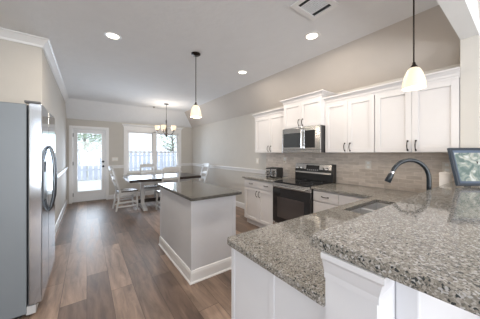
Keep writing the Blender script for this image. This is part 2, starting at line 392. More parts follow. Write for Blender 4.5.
# ------------------------------------------------------------ dining window
win = thing('window_1', 'white twin double-hung dining window with crown head casing', 'window', (WX0, YB, WZ0)); win['kind'] = 'structure'
o = (WX0, YB, WZ0); xm = (WX0+WX1)/2
mb = MB(o); y0 = YB-.02
mb.box(WX0-.09, WX0, y0, YB, WZ0-.02, WZ1).box(WX1, WX1+.09, y0, YB, WZ0-.02, WZ1).box(WX0-.09, WX1+.09, y0, YB, WZ1, WZ1+.13)
mb.box(WX0-.11, WX1+.11, YB-.05, YB, WZ0-.045, WZ0-.02).box(WX0-.09, WX1+.09, y0, YB, WZ0-.13, WZ0-.045)
mb.build('window_casing', TRIM, win, .003)
mb = MB(o); crown_run(mb, (WX0-.09, YB), (WX1+.09, YB), (0, -1), WZ1+.20, .9, .9, cp, .85); mb.build('head_moulding', TRIM, win)
mb = MB(o).box(WX0, WX0+.03, YB, YB+.12, WZ0, WZ1).box(WX1-.03, WX1, YB, YB+.12, WZ0, WZ1).box(WX0, WX1, YB, YB+.12, WZ1-.03, WZ1).box(WX0, WX1, YB, YB+.12, WZ0, WZ0+.03).box(xm-.05, xm+.05, YB, YB+.12, WZ0, WZ1)
mb.build('window_frame', TRIM, win)
zm = (WZ0+WZ1)/2
for a, b_ in ((WX0+.03, xm-.05), (xm+.05, WX1-.03)):
    for z0, z1, yy in ((WZ0+.03, zm+.02, .03), (zm-.02, WZ1-.03, .06)):
        mb = MB(o); s_ = .035
        mb.box(a, a+s_, YB+yy, YB+yy+.03, z0, z1).box(b_-s_, b_, YB+yy, YB+yy+.03, z0, z1).box(a+s_, b_-s_, YB+yy, YB+yy+.03, z0, z0+s_).box(a+s_, b_-s_, YB+yy, YB+yy+.03, z1-s_, z1)
        sash = mb.build('sash', TRIM, win)
        MB(o).box(a+s_, b_-s_, YB+yy+.012, YB+yy+.016, z0+s_, z1-s_).build('pane', GLASS, sash)

# ------------------------------------------------------------ outside
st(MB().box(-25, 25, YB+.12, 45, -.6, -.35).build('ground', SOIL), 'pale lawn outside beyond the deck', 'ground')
mb = MB()
for i in range(38):
    mb.box(-2.5, 4.6, YB+.16+i*.145, YB+.16+i*.145+.138, -.12, -.03)
tag(mb.build('wooden_deck', DECKM), 'pale wooden deck outside the glass back door', 'deck')
fe = thing('privacy_fence', 'weathered grey picket privacy fence behind the deck', 'fence', (1, 16.4, -.35))
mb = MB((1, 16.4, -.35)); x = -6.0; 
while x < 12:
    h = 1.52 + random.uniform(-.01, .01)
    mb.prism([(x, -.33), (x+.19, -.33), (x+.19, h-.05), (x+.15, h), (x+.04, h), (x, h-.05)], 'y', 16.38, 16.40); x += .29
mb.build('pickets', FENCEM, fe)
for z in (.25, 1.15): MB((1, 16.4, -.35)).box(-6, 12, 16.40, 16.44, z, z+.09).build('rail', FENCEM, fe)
for x in (-5, -2.6, -.2, 2.2, 4.6, 7.0, 9.4): MB((1, 16.4, -.35)).box(x, x+.1, 16.44, 16.54, -.35, 1.45).build('post', FENCEM, fe)
def tree(x, y, h, r, label, n=1500, base=1.7):
    t = thing('tree', label, 'tree', (x, y, -.35), group='trees beyond the fence')
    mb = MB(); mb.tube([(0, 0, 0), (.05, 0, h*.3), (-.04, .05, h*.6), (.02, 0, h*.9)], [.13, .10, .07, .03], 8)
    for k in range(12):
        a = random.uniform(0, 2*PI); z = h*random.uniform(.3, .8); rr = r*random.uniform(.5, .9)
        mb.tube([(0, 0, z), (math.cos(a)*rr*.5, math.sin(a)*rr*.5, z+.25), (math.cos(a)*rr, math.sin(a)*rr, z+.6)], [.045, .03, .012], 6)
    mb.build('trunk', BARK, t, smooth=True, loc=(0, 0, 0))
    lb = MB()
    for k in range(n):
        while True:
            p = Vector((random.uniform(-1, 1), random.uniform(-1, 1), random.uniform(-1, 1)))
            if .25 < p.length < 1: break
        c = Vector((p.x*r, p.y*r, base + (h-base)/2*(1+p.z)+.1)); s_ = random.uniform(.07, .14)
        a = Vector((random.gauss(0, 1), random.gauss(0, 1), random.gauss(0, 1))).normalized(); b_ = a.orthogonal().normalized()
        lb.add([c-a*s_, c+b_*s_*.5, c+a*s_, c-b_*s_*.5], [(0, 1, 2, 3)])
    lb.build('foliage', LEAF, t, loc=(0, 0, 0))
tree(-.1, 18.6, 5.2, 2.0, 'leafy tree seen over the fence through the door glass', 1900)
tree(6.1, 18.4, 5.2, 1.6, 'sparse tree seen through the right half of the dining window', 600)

# ------------------------------------------------------------ cabinet helpers (right wall, fronts face -X)
def shaker(mb, xf, y0, y1, z0, z1, rail=.055, t=.02):
    g = .0015; y0 += g; y1 -= g; z0 += g; z1 -= g
    mb.box(xf, xf+t, y0, y0+rail, z0, z1).box(xf, xf+t, y1-rail, y1, z0, z1).box(xf, xf+t, y0+rail, y1-rail, z0, z0+rail).box(xf, xf+t, y0+rail, y1-rail, z1-rail, z1)
    mb.box(xf+.011, xf+t, y0+rail, y1-rail, z0+rail, z1-rail)
def pull(off, xf, y, z, L=.10, vert=True):
    mb = MB(off); pts = []
    for i in range(9):
        t = i/8-.5; d = .028*math.cos(t*PI)**.5 if abs(t) < .499 else 0
        pts.append((xf-d-.001, y, z+t*L) if vert else (xf-d-.001, y+t*L, z))
    mb.tube(pts, [.0065, .005, .0045, .005, .0055, .005, .0045, .005, .0065], 8)
    for s_ in (-.5, .5):
        c = (xf, y, z+s_*L) if vert else (xf, y+s_*L, z)
        mb.box(xf-.004, xf+.0005, c[1]-.008, c[1]+.008, c[2]-.008, c[2]+.008)
    return mb
def door_part(root, off, xf, y0, y1, z0, z1, hy=None, hz=None, hv=True, rail=.055):
    mb = MB(off); shaker(mb, xf, y0, y1, z0, z1, rail); d = mb.build('door', CAB, root, .0015, seg=1)
    if hy is not None: pull(off, xf, hy, hz, .10, True).build('handle', BRONZE, d, smooth=True)
    return d
def drawer_part(root, off, xf, y0, y1, z0, z1, L=.10):
    mb = MB(off).box(xf, xf+.02, y0+.0015, y1-.0015, z0+.0015, z1-.0015); d = mb.build('drawer', CAB, root, .003)
    pull(off, xf, (y0+y1)/2, (z0+z1)/2, L, False).build('handle', BRONZE, d, smooth=True)
    return d
crp = [(0, 0), (.008, 0), (.012, .02), (.035, .05), (.045, .055), (.045, .068), (0, .068)]
def upper(label, y0, y1, z0, z1, xf, hz, lret=False, rret=False):
    off = (xf, (y0+y1)/2, z0); t = thing('wall_cabinet', label, 'cabinet', off, group='white wall cabinets')
    MB(off).box(xf+.0205, XR, y0+.001, y1-.001, z0, z1).build('cabinet_box', CAB, t)
    ym = (y0+y1)/2
    door_part(t, off, xf, y0+.004, ym, z0+.002, z1-.03, ym-.035, hz)
    door_part(t, off, xf, ym, y1-.004, z0+.002, z1-.03, ym+.035, hz)
    MB(off).box(xf+.002, xf+.02, y0, y1, z1-.03, z1).build('top_rail', CAB, t)
    mb = MB(off)
    crown_run(mb, (xf+.002, y1), (xf+.002, y0), (-1, 0), z1-.005, 1 if lret else 0, 1 if rret else 0, crp)
    if rret: crown_run(mb, (xf+.002, y0), (XR, y0), (0, -1), z1-.005, 1, 0, crp)
    if lret: crown_run(mb, (XR, y1), (xf+.002, y1), (0, 1), z1-.005, 0, 1, crp)
    mb.build('crown', CAB, t)
    return t
UF = 2.80; R0, R1 = 1.742, 2.462    # range bay along Y
upper('white two-door wall cabinet left of the microwave', R1, 3.32, 1.375, 2.10, UF, 1.45, True, False)
upper('short white two-door wall cabinet directly above the microwave', R0, R1, 1.775, 2.20, 2.715, 1.85, True, True)
upper('white two-door wall cabinet right next to the microwave', 1.09, R0, 1.375, 2.10, UF, 1.45)
upper('white two-door wall cabinet beside the stub wall', .372, 1.09, 1.375, 2.10, UF, 1.45)

# ------------------------------------------------------------ base cabinets
BF = 2.505
off = (BF, 2.86, 0); t = thing('base_cabinet', 'white base cabinet with two drawers and two doors left of the range', 'cabinet', off, group='white base cabinets')
MB(off).box(BF+.0205, XR-.003, R1, 3.30, .10, .879).box(BF+.075, XR-.003, R1, 3.30, 0, .10).build('cabinet_box', CAB, t)
ym = (R1+3.30)/2
drawer_part(t, off, BF, R1+.012, ym, .725, .86, .085); drawer_part(t, off, BF, ym, 3.288, .725, .86, .085)
door_part(t, off, BF, R1+.012, ym, .115, .715, ym-.035, .62); door_part(t, off, BF, ym, 3.288, .115, .715, ym+.035, .62)
off = (BF, 1.5, 0); t = thing('base_cabinet', 'white drawer base cabinet right of the range', 'cabinet', off, group='white base cabinets')
MB(off).box(BF+.0205, XR-.003, .947, R0, .10, .879).box(BF+.075, XR-.003, .947, R0, 0, .10).build('cabinet_box', CAB, t)
MB(off).box(BF, BF+.02, .935, 1.375, .115, .86).build('filler_panel', CAB, t, .002)
drawer_part(t, off, BF, 1.38, R0-.006, .725, .86, .09); drawer_part(t, off, BF, 1.38, R0-.006, .425, .715, .09); drawer_part(t, off, BF, 1.38, R0-.006, .115, .415, .09)
# sink run under the peninsula: fronts face +Y, end panel faces -X
PX, PY0, PY1 = .635, .382, .945
off = (PX, .67, 0); t = thing('sink_base_cabinet', 'white peninsula cabinet run below the sink with a plain end panel', 'cabinet', off)
MB(off).box(PX+.02, 1.66, PY0, PY1-.02, .10, .878).box(1.66, 2.34, PY0, PY1-.02, .10, .62).box(2.34, BF, PY0, PY1-.02, .10, .878).box(PX+.02, BF, PY0, PY1-.08, 0, .10).build('cabinet_box', CAB, t)
mb = MB(off).box(PX, PX+.02, PY0, PY1, 0, .878).box(PX-.004, PX, PY1-.03, PY1, 0, .878).box(PX-.004, PX, PY0, PY0+.03, 0, .878).box(PX-.004, PX, .625, .655, 0, .878)
mb.build('end_panel', PANEL, t, .002)
for i in range(4):
    a = PX+.03+i*.455; b_ = a+.45
    mb = MB(off); g = .055; ya, yb = PY1-.02, PY1
    mb.box(a, a+g, ya, yb, .115, .86).box(b_-g, b_, ya, yb, .115, .86).box(a+g, b_-g, ya, yb, .115, .17).box(a+g, b_-g, ya, yb, .805, .86).box(a+g, b_-g, ya, yb-.01, .17, .805)
    d = mb.build('door', CAB, t)
    hx = b_-.03 if i % 2 == 0 else a+.03
    MB(off).tube([(hx, yb, .60), (hx, yb+.026, .62), (hx, yb+.03, .65), (hx, yb+.026, .68), (hx, yb, .70)], .005, 8).build('handle', BRONZE, d, smooth=True)

# ------------------------------------------------------------ worktops
ZT0, ZT1 = .88, .912
tag(MB((2.8, 2.87, ZT0)).box(2.47, XR, R1, 3.32, ZT0, ZT1).build('granite_worktop', GRAN, bevel=.005), 'short speckled granite worktop left of the range holding the toaster', 'worktop')
KX0, KX1, KY0, KY1 = 1.68, 2.32, .505, .885
def slab(mb, outer, holes_grid):  # boxes grid
    for b_ in holes_grid: mb.box(*b_, ZT0, ZT1)
bm = bmesh.new()
xs = [.605, KX0, KX1, 2.47, XR]; ys = [.3805, KY0, KY1, .968, R0]
vv = {}
def vert(x, y, z):
    k_ = (x, y, z)
    if k_ not in vv: vv[k_] = bm.verts.new((x-.605, y-.968, z-ZT0))
    return vv[k_]
cells = set()
for i in range(4):
    for j in range(4):
        if j == 3 and i < 3: continue
        if i == 1 and j == 1: continue
        cells.add((i, j))
for (i, j) in cells:
    x0, x1, y0, y1 = xs[i], xs[i+1], ys[j], ys[j+1]
    bm.faces.new([vert(x0, y0, ZT1), vert(x1, y0, ZT1), vert(x1, y1, ZT1), vert(x0, y1, ZT1)])
    bm.faces.new([vert(x0, y1, ZT0), vert(x1, y1, ZT0), vert(x1, y0, ZT0), vert(x0, y0, ZT0)])
    for di, dj, a, b_ in ((-1, 0, (x0, y1), (x0, y0)), (1, 0, (x1, y0), (x1, y1)), (0, -1, (x0, y0), (x1, y0)), (0, 1, (x1, y1), (x0, y1))):
        if (i+di, j+dj) not in cells:
            bm.faces.new([vert(*a, ZT0), vert(*b_, ZT0), vert(*b_, ZT1), vert(*a, ZT1)])
for e in [e for e in bm.edges if abs(e.verts[0].co.z-e.verts[1].co.z) > .01 and (abs(e.verts[0].co.x) < 1e-4 and abs(e.verts[0].co.y) < 1e-4)]:
    bmesh.ops.bevel(bm, geom=[e], offset=.03, segments=4, affect='EDGES', profile=.5)
bmesh.ops.recalc_face_normals(bm, faces=bm.faces)
me = bpy.data.meshes.new('granite_worktop'); bm.to_mesh(me); bm.free(); me.materials.append(GRAN)
wt = bpy.data.objects.new('granite_worktop', me); C.objects.link(wt); wt.location = (.605, .968, ZT0)
md = wt.modifiers.new('bevel', 'BEVEL'); md.width = .004; md.segments = 2; md.limit_method = 'ANGLE'; md.angle_limit = 1.0
tag(wt, 'L-shaped speckled granite worktop with the sink, one step below the bar', 'worktop')
# raised bar
BZ0, BZ1 = 1.064, 1.10
ba = [(.592, -.04), (XR, -.04), (XR, SY0-.001), (SX-.001, SY0-.001), (SX-.001, SY1+.001), (XR, SY1+.001), (XR, .427), (.597, .427), (.5935, .4255), (.592, .422)]
tag(MB((.598, .2, BZ0)).prism(ba, 'z', BZ0, BZ1).build('granite_bar_top', GRAN, bevel=.003), 'raised speckled granite bar top nearest the viewer', 'bar top')
# half wall carrying the bar
off = (.612, .33, 0); t = thing('bar_half_wall', 'white half wall with moulding and brackets carrying the raised bar', 'half wall', off)
HX, HY0, HY1 = .612, .244, .379
BT = BZ0-.0015
MB(off).box(HX+.012, SX-.002, HY0, HY1, 0, BT).build('wall_core', PANEL, t)
MB(off).box(HX, HX+.012, HY0-.012, HY1, 0, BT).box(HX+.012, HX+.094, HY0-.012, HY0, 0, BT).build('end_post', PANEL, t)
mcr = [(0, -.085), (.006, -.085), (.007, -.065), (.010, -.055), (.018, -.026), (.026, -.016), (.026, 0), (0, 0)]
mb = MB(off); crown_run(mb, (HX, HY1), (HX, HY0-.012), (-1, 0), BT, 0, 1, mcr); crown_run(mb, (HX, HY0-.012), (HX+.094, HY0-.012), (0, -1), BT, 1, 0, mcr)
mb.build('cap_moulding', PANEL, t)
MB(off).box(HX+.097, SX-.002, HY0-.009, HY0, 0, BT).build('recess_strip', PANEL, t)
MB(off).box(.745, SX-.002, .176, HY0-.009, 0, BT).build('front_panel', PANEL, t, .006)
MB(off).box(.735, SX-.002, .166, .176, 0, .13).build('baseboard', TRIM, t, .003)

# sink
off = (KX0, KY0, .70); t = thing('kitchen_sink', 'stainless double bowl sink set into the granite worktop', 'sink', off)
xd = KX0 + .30
def bowl(x0, x1):
    mb = MB(off); z0, z1, th = .68, ZT0-.001, .004
    mb.box(x0, x1, KY0, KY1, z0, z0+th).box(x0, x0+th, KY0, KY1, z0, z1).box(x1-th, x1, KY0, KY1, z0, z1).box(x0, x1, KY0, KY0+th, z0, z1).box(x0, x1, KY1-th, KY1, z0, z1)
    b_ = mb.build('bowl', SINKM, t, .002)
    MB(off).lathe([(0, 0), (.045, 0), (.045, .003), (.03, .003), (.028, .001), (0, .001)], ((x0+x1)/2, .69, z0+th), 18).build('drain', CHROME, b_, smooth=True)
bowl(KX0-.006, xd-.01); bowl(xd+.01, KX1+.006)
MB(off).box(xd-.012, xd+.012, KY0, KY1, ZT0-.055, ZT0-.03).build('divider', SINKM, t, .004)
# faucet
fx, fy = 2.19, .462; hx, hy = 2.0, .655
off = (fx, fy, ZT1); t = thing('kitchen_faucet', 'black gooseneck pull-down faucet behind the raised bar', 'faucet', off)
MB(off).lathe([(0, 0), (.027, 0), (.027, .012), (.02, .02), (.018, .07), (.014, .075), (0, .075)], (fx, fy, ZT1), 18).build('faucet_base', BLACKM, t, smooth=True)
pts = [(fx, fy, ZT1+.07), (fx, fy, 1.05), (fx, fy, 1.165)]; dv = Vector((hx-fx, hy-fy, 0)); Lr = dv.length; dv.normalize(); rr = Lr/2
for i in range(1, 13):
    a = PI - PI*i/13.5; pts.append((fx+dv.x*(rr+rr*math.cos(a)), fy+dv.y*(rr+rr*math.cos(a)), 1.165+rr*1.1*math.sin(a)))
MB(off).tube(pts, .0155, 14).build('spout', BLACKM, t, smooth=True)
pe = Vector(pts[-1]); pd = (pe-Vector(pts[-2])).normalized()
MB(off).tube([pe-pd*.004, pe+pd*.012], .0162, 14).build('collar', CHROME, t, smooth=True)
MB(off).tube([pe+pd*.014, pe+pd*.03, pe+pd*.085, pe+pd*.09], [.0175, .020, .0245, .021], 14).build('spray_head', BLACKM, t, smooth=True)
MB(off).tube([(fx+.015, fy, ZT1+.05), (fx+.05, fy, ZT1+.06), (fx+.095, fy, ZT1+.085)], [.007, .006, .005], 10).build('lever', BLACKM, t, smooth=True)

# ------------------------------------------------------------ backsplash
tag(MB((XR-.01, 1.8, ZT1)).box(XR-.009, XR-.0005, SY1, 3.32, ZT1, 1.375).build('tile_backsplash', TILE), 'greige stacked tile backsplash between worktop and wall cabinets', 'backsplash')
# outlets and switches (on a wall of normal -X)
def plate(name, label, cat, loc, face='x', w_=.075, h_=.12, kind='outlet'):
    t = thing(name, label, cat, loc, group=None); X, Y, Z = loc
    def bx(d0, d1, a0, a1, z0, z1):
        mb = MB(loc)
        if face == 'x': mb.box(X-d1, X-d0, Y+a0, Y+a1, Z+z0, Z+z1)
        else: mb.box(X+a0, X+a1, Y-d1, Y-d0, Z+z0, Z+z1)
        return mb
    bx(0, .006, -w_/2, w_/2, -h_/2, h_/2).build('plate', OUTLET, t, .002)
    if kind == 'outlet':
        for s_ in (-.028, .028): bx(.006, .009, -.017, .017, s_-.015, s_+.015).build('socket', WHITEP, t, .003)
    else:
        n = int(round((w_-.03)/.045))
        for i in range(n):
            c = (i-(n-1)/2)*.046; bx(.006, .011, c-.016, c+.016, -.033, .033).build('rocker', WHITEP, t, .002)
    return t
XT = XR-.009
plate('wall_outlet', 'ivory outlet on the tile backsplash behind the toaster', 'outlet', (XT, 2.79, 1.23))
plate('wall_outlet', 'ivory outlet on the tile backsplash between range and faucet', 'outlet', (XT, 1.29, 1.205))
plate('wall_outlet', 'ivory outlet on the tile backsplash above the white canister', 'outlet', (XT, .51, 1.215))
plate('light_switch', 'ivory light switch on the greige wall left of the backsplash', 'light switch', (XR, 3.62, 1.19), 'x', .075, .12, 'sw')
plate('light_switch', 'ivory triple light switch plate on the wall beside the back door', 'light switch', (.68, YB, 1.185), 'y', .165, .12, 'sw')

# ------------------------------------------------------------ range
XFR = 2.455
off = (XFR, (R0+R1)/2, 0); t = thing('kitchen_range', 'stainless and black freestanding electric range between the base cabinets', 'range', off)
a, b_ = R0+.003, R1-.003
MB(off).box(XFR+.045, XR-.03, a, b_, .03, .905).build('range_body', BLACKP, t, .003)
for yy in (a+.05, b_-.05):
    for xx in (XFR+.08, XR-.1): MB(off).lathe([(0, 0), (.02, 0), (.016, .03), (0, .03)], (xx, yy, 0), 12).build('foot', BLACKP, t)
MB(off).box(XFR+.02, XR-.03, a, b_, .905, .918).build('cooktop', BLACKG, t, .003)
for xx, yy, r_ in ((2.63, a+.20, .10), (2.63, b_-.20, .085), (2.90, a+.20, .085), (2.90, b_-.20, .10)):
    MB(off).lathe([(r_-.003, .9182), (r_, .9182), (r_, .9187), (r_-.003, .9187)], (xx, yy, 0), 32, True).build('burner_ring', mat('burner_grey', (.10, .10, .10), .4), t)
dr = MB(off).box(XFR, XFR+.044, a, b_, .27, .82).build('oven_door', BLACKG, t, .004)
MB(off).box(XFR-.002, XFR+.002, a+.10, b_-.10, .36, .68).build('oven_window', OVENG, dr)
MB(off).box(XFR-.002, XFR+.044, a, b_, .822, .895).build('door_top_trim', STEEL, t, .004)
mb = MB(off).tube([(XFR-.04, a+.05, .85), (XFR-.04, b_-.05, .85)], .011, 12)
for yy in (a+.08, b_-.08): mb.box(XFR-.042, XFR, yy-.012, yy+.012, .842, .858)
mb.build('oven_handle', STEEL, dr, smooth=True)
MB(off).box(XFR+.002, XFR+.044, a, b_, .055, .26).build('storage_drawer', STEEL, t, .004)
bgx = XR-.115
MB(off).prism([(bgx, .918), (XR-.012, .918), (XR-.012, 1.19), (bgx+.035, 1.19), (bgx+.002, 1.07)], 'y', a, b_).build('backguard', BLACKP, t, .003)
def onslope(u0, u1, y0, y1, d0, d1):
    """patch on the slanted backguard face; u = 0..1 up the slope"""
    P0, P1 = Vector((bgx+.002, 0, 1.03)), Vector((bgx+.035, 0, 1.19)); n_ = Vector((-(P1-P0).z, 0, (P1-P0).x)).normalized()
    vs = []
    for d in (d0, d1):
        for u, y in ((u0, y0), (u0, y1), (u1, y1), (u1, y0)):
            p = P0+(P1-P0)*u+n_*d; vs.append((p.x, y, p.z))
    return MB(off).add(vs, [(0, 1, 2, 3), (7, 6, 5, 4), (0, 4, 5, 1), (1, 5, 6, 2), (2, 6, 7, 3), (3, 7, 4, 0)])
onslope(.0, .98, a+.03, b_-.004, 0, .006).build('control_panel', STEEL, t, .002)
onslope(.18, .85, 1.985, 2.235, .006, .0075).build('display', BLACKG, t)
for i in range(6):
    onslope(.3, .42, 2.0+i*.038, 2.022+i*.038, .0075, .0085).build('touch_key', mat('key_grey', (.3, .3, .3), .4), t)
for yy in (b_-.07, b_-.15, a+.17, a+.10):
    P0, P1 = Vector((bgx+.002, yy, 1.03)), Vector((bgx+.035, yy, 1.19)); n_ = Vector((-(P1-P0).z, 0, (P1-P0).x)).normalized(); c = (P0+P1)/2
    MB(off).tube([c+n_*.006, c+n_*.012, c+n_*.034, c+n_*.036], [.026, .022, .019, .015], 16).build('knob', STEEL, t, smooth=True)

# ------------------------------------------------------------ microwave
MX = 2.685; z0, z1 = 1.375, 1.772
off = (MX, (R0+R1)/2, z0); t = thing('microwave_oven', 'stainless over-the-range microwave mounted above the range', 'microwave', off)
MB(off).box(MX+.03, XR-.012, a, b_, z0, z1).build('microwave_body', BLACKP, t, .003)
mdoor = MB(off).box(MX, MX+.03, a+.275, b_, z0+.045, z1-.005).build('microwave_door', STEEL, t, .004)
MB(off).box(MX-.002, MX+.001, a+.335, b_-.03, z0+.085, z1-.085).build('door_window', mat('microwave_window_glass', (.045, .05, .055), .08), mdoor)
mb = MB(off).tube([(MX-.038, a+.30, z0+.07), (MX-.04, a+.30, z0+.2), (MX-.038, a+.30, z1-.04)], .010, 12)
for zz in (z0+.085, z1-.055): mb.box(MX-.038, MX, a+.292, a+.308, zz-.01, zz+.01)
mb.build('door_handle', CHROME, mdoor, smooth=True)
cpn = MB(off).box(MX, MX+.03, a, a+.273, z0+.045, z1-.005).build('control_panel', STEEL, t, .004)
MB(off).box(MX-.002, MX+.001, a+.085, a+.262, z0+.075, z1-.06).build('keypad', BLACKG, cpn)
MB(off).box(MX, MX+.03, a, b_, z0, z0+.043).build('vent_grille', STEEL, t, .003)

# ------------------------------------------------------------ toaster
tx, ty = 2.84, 2.80
t = thing('toaster', 'black and chrome toaster on the worktop left of the range', 'toaster', (tx, ty, ZT1), .25)
def rbox(x0, x1, y0, y1, z0, z1): return MB().box(x0, x1, y0, y1, z0, z1)
rbox(-.125, .125, -.12, .12, .012, .185).build('toaster_body', BLACKP, t, .02, seg=4, loc=(0, 0, 0))
for yy in (-.06, .06):
    f = rbox(-.132, -.122, yy-.052, yy+.052, .03, .165).build('chrome_front', CHROME, t, .004, loc=(0, 0, 0))
    rbox(-.150, -.132, yy-.018, yy+.018, .115, .130).build('lever', BLACKP, f, .003, loc=(0, 0, 0))
    MB().tube([(-.132, yy, .06), (-.148, yy, .06)], [.014, .012], 14).build('dial', BLACKP, f, smooth=True, loc=(0, 0, 0))
for yy in (-.085, -.035, .035, .085): rbox(-.10, .10, yy-.011, yy+.011, .1845, .1865).build('slot', DARKGAP, t, loc=(0, 0, 0))
for xx in (-.1, .1):
    for yy in (-.09, .09): rbox(xx-.012, xx+.012, yy-.012, yy+.012, 0, .0125).build('foot', BLACKP, t, loc=(0, 0, 0))
off = (XT, 2.79, 1.2)
mb = MB(off).tube([(XT-.010, 2.79, 1.202), (XT-.03, 2.79, 1.19), (XT-.05, 2.76, 1.08), (XT-.07, 2.66, 1.0), (XT-.10, 2.60, .93), (XT-.16, 2.60, ZT1+.005), (XT-.2, 2.66, ZT1+.005)], .0035, 8)
mb.box(XT-.035, XT-.0095, 2.775, 2.805, 1.185, 1.215)
tag(mb.build('power_cord', mat('cream_cord', (.6, .52, .42), .5), smooth=True), 'cream plugged-in cord hanging from outlet beside the toaster', 'cord')

# white canister
off = (2.90, .487, ZT1)
t = thing('kitchen_canister', 'white canister standing on the worktop left of the picture frame', 'canister', off)
MB(off).lathe([(0, 0), (.043, 0), (.046, .006), (.046, .235), (.043, .24), (0, .24)], off, 28).build('canister_body', CERAM, t, smooth=True)
MB(off).lathe([(0, .24), (.047, .24), (.047, .258), (.042, .264), (.012, .264), (.012, .275), (0, .278)], off, 28).build('lid', CERAM, t, smooth=True)

# picture frame leaning on the bar
ang = -math.radians(36.1)
t = thing('picture_frame', 'slate blue picture frame with a pale botanical print standing on the bar', 'picture frame', (2.378, .333, BZ1+.006), ang)
FW, FH, BO = .42, .313, .040; lean = math.radians(-13.5)
def fr(mb, name, m, parent, bev=.002):
    mb.v = [tuple(Matrix.Rotation(lean, 3, 'X') @ Vector(v)) for v in mb.v]
    return mb.build(name, m, parent, bev, loc=(0, 0, 0))
zz = .003
mb = MB().box(0, BO*.55, -.012, .01, zz, FH).box(FW-BO*.55, FW, -.012, .01, zz, FH).box(BO*.55, FW-BO*.55, -.012, .01, zz, BO*.55).box(BO*.55, FW-BO*.55, -.012, .01, FH-BO*.55, FH)
fr(mb, 'frame_border', NAVY, t)
i0, i1 = BO*.55, BO
mb = MB().prism([(i0, 0.0), (i0, -.009), (i1, -.002), (i1, 0.0)], 'z', i0, FH-i0).prism([(FW-i0, 0), (FW-i0, -.009), (FW-i1, -.002), (FW-i1, 0)], 'z', i0, FH-i0)
mb.prism([(0.0, i0), (-.009, i0), (-.002, i1), (0.0, i1)], 'x', i0, FW-i0).prism([(0, FH-i0), (-.009, FH-i0), (-.002, FH-i1), (0, FH-i1)], 'x', i0, FW-i0)
fr(mb, 'inner_bevel', SILVB, t, 0)
fr(MB().box(i0, FW-i0, .0, .006, i0, FH-i0), 'print', PICT, t, 0)
MB().bar((FW/2, .06, .2), (FW/2, .12, .001), .05, .004, (1, 0, 0)).build('easel_leg', BLACKP, t, loc=(0, 0, 0))

# ------------------------------------------------------------ island
off = (1.165, 2.63, 0); t = thing('kitchen_island', 'white kitchen island base with tall baseboard under the middle pendant', 'island', off)
IX0, IX1, IY0, IY1 = .888, 1.45, 2.085, 3.235
MB(off).box(IX0, IX1, IY0, IY1, 0, ZT0).build('island_body', PANEL, t)
for x, sx in ((IX0, -1), (IX1, 1)):
    for y, sy in ((IY0, -1), (IY1, 1)):
        MB(off).box(x-sx*.04, x+sx*.004, y-sy*.04, y+sy*.004, .12, ZT0-.0005).build('corner_board', PANEL, t, .001)
mb = MB(off); bb = [(0, 0), (.024, 0), (.022, .012), (.014, .018), (.014, .105), (.008, .13), (0, .135)]
crown_run(mb, (IX0, IY1), (IX0, IY0), (-1, 0), 0, 1, 1, bb); crown_run(mb, (IX0, IY0), (IX1, IY0), (0, -1), 0, 1, 1, bb)
crown_run(mb, (IX1, IY0), (IX1, IY1), (1, 0), 0, 1, 1, bb); crown_run(mb, (IX1, IY1), (IX0, IY1), (0, 1), 0, 1, 1, bb)
mb.build('baseboard', TRIM, t)
tag(MB((1.165, 2.63, ZT0)).box(.85, 1.487, 2.0, 3.27, ZT0, ZT1).build('granite_island_top', GRAN2, bevel=.005), 'speckled granite top, colour darkened to offset reflected light, resting on the white island', 'worktop')

# ------------------------------------------------------------ fridge
FX, FY0, FY1, FZ = -.31, 2.45, 3.36, 1.79
off = (-.7, 2.9, 0); t = thing('refrigerator', 'side-by-side stainless refrigerator with grey side at the left edge', 'refrigerator', off)
MB(off).box(-1.10, FX-.095, FY0+.004, FY1-.004, .03, FZ-.012).build('cabinet_body', GREYP, t, .006)
for yy in (FY0+.06, FY1-.06):
    for xx in (-1.05, FX-.15): MB(off).lathe([(0, 0), (.025, 0), (.025, .03), (0, .03)], (xx, yy, 0), 12).build('foot', BLACKP, t)
MB(off).box(FX-.10, FX-.04, FY0+.01, FY1-.01, .015, .085).build('toe_grille', mat('light_grey_plastic', (.5, .5, .5), .5), t, .003)
ysp = FY0+.385
for y0, y1, nm in ((FY0, ysp-.004, 'freezer_door'), (ysp+.004, FY1, 'fridge_door')):
    d = MB(off).box(FX-.085, FX, y0, y1, .095, FZ).build(nm, STEELF, t, .008, seg=3)
    hy_ = ysp-.04 if nm == 'freezer_door' else ysp+.04
    pts = [(FX, hy_, .80), (FX+.022, hy_, .83), (FX+.042, hy_, .94), (FX+.050, hy_, 1.12), (FX+.042, hy_, 1.30), (FX+.022, hy_, 1.41), (FX, hy_, 1.44)]
    MB(off).tube(pts, [.012, .013, .014, .014, .014, .013, .012], 12).build('handle', mat('handle_grey_steel', (.14, .155, .17), .25, 1), d, smooth=True)
    if nm == 'freezer_door':
        ds = MB(off).box(FX-.002, FX+.004, y0+.07, y1-.10, .95, 1.30).build('water_dispenser', mat('dispenser_grey', (.12, .13, .14), .3, .4), d, .002)
        MB(off).box(FX+.003, FX+.006, y0+.08, y1-.11, 1.20, 1.29).build('dispenser_panel', BLACKG, ds)
    MB(off).box(FX-.11, FX-.01, (y0+.005 if nm == 'freezer_door' else y1-.065), (y0+.065 if nm == 'freezer_door' else y1-.005), FZ, FZ+.018).build('hinge_cover', mat('hinge_grey', (.12, .12, .12), .5), t, .004)

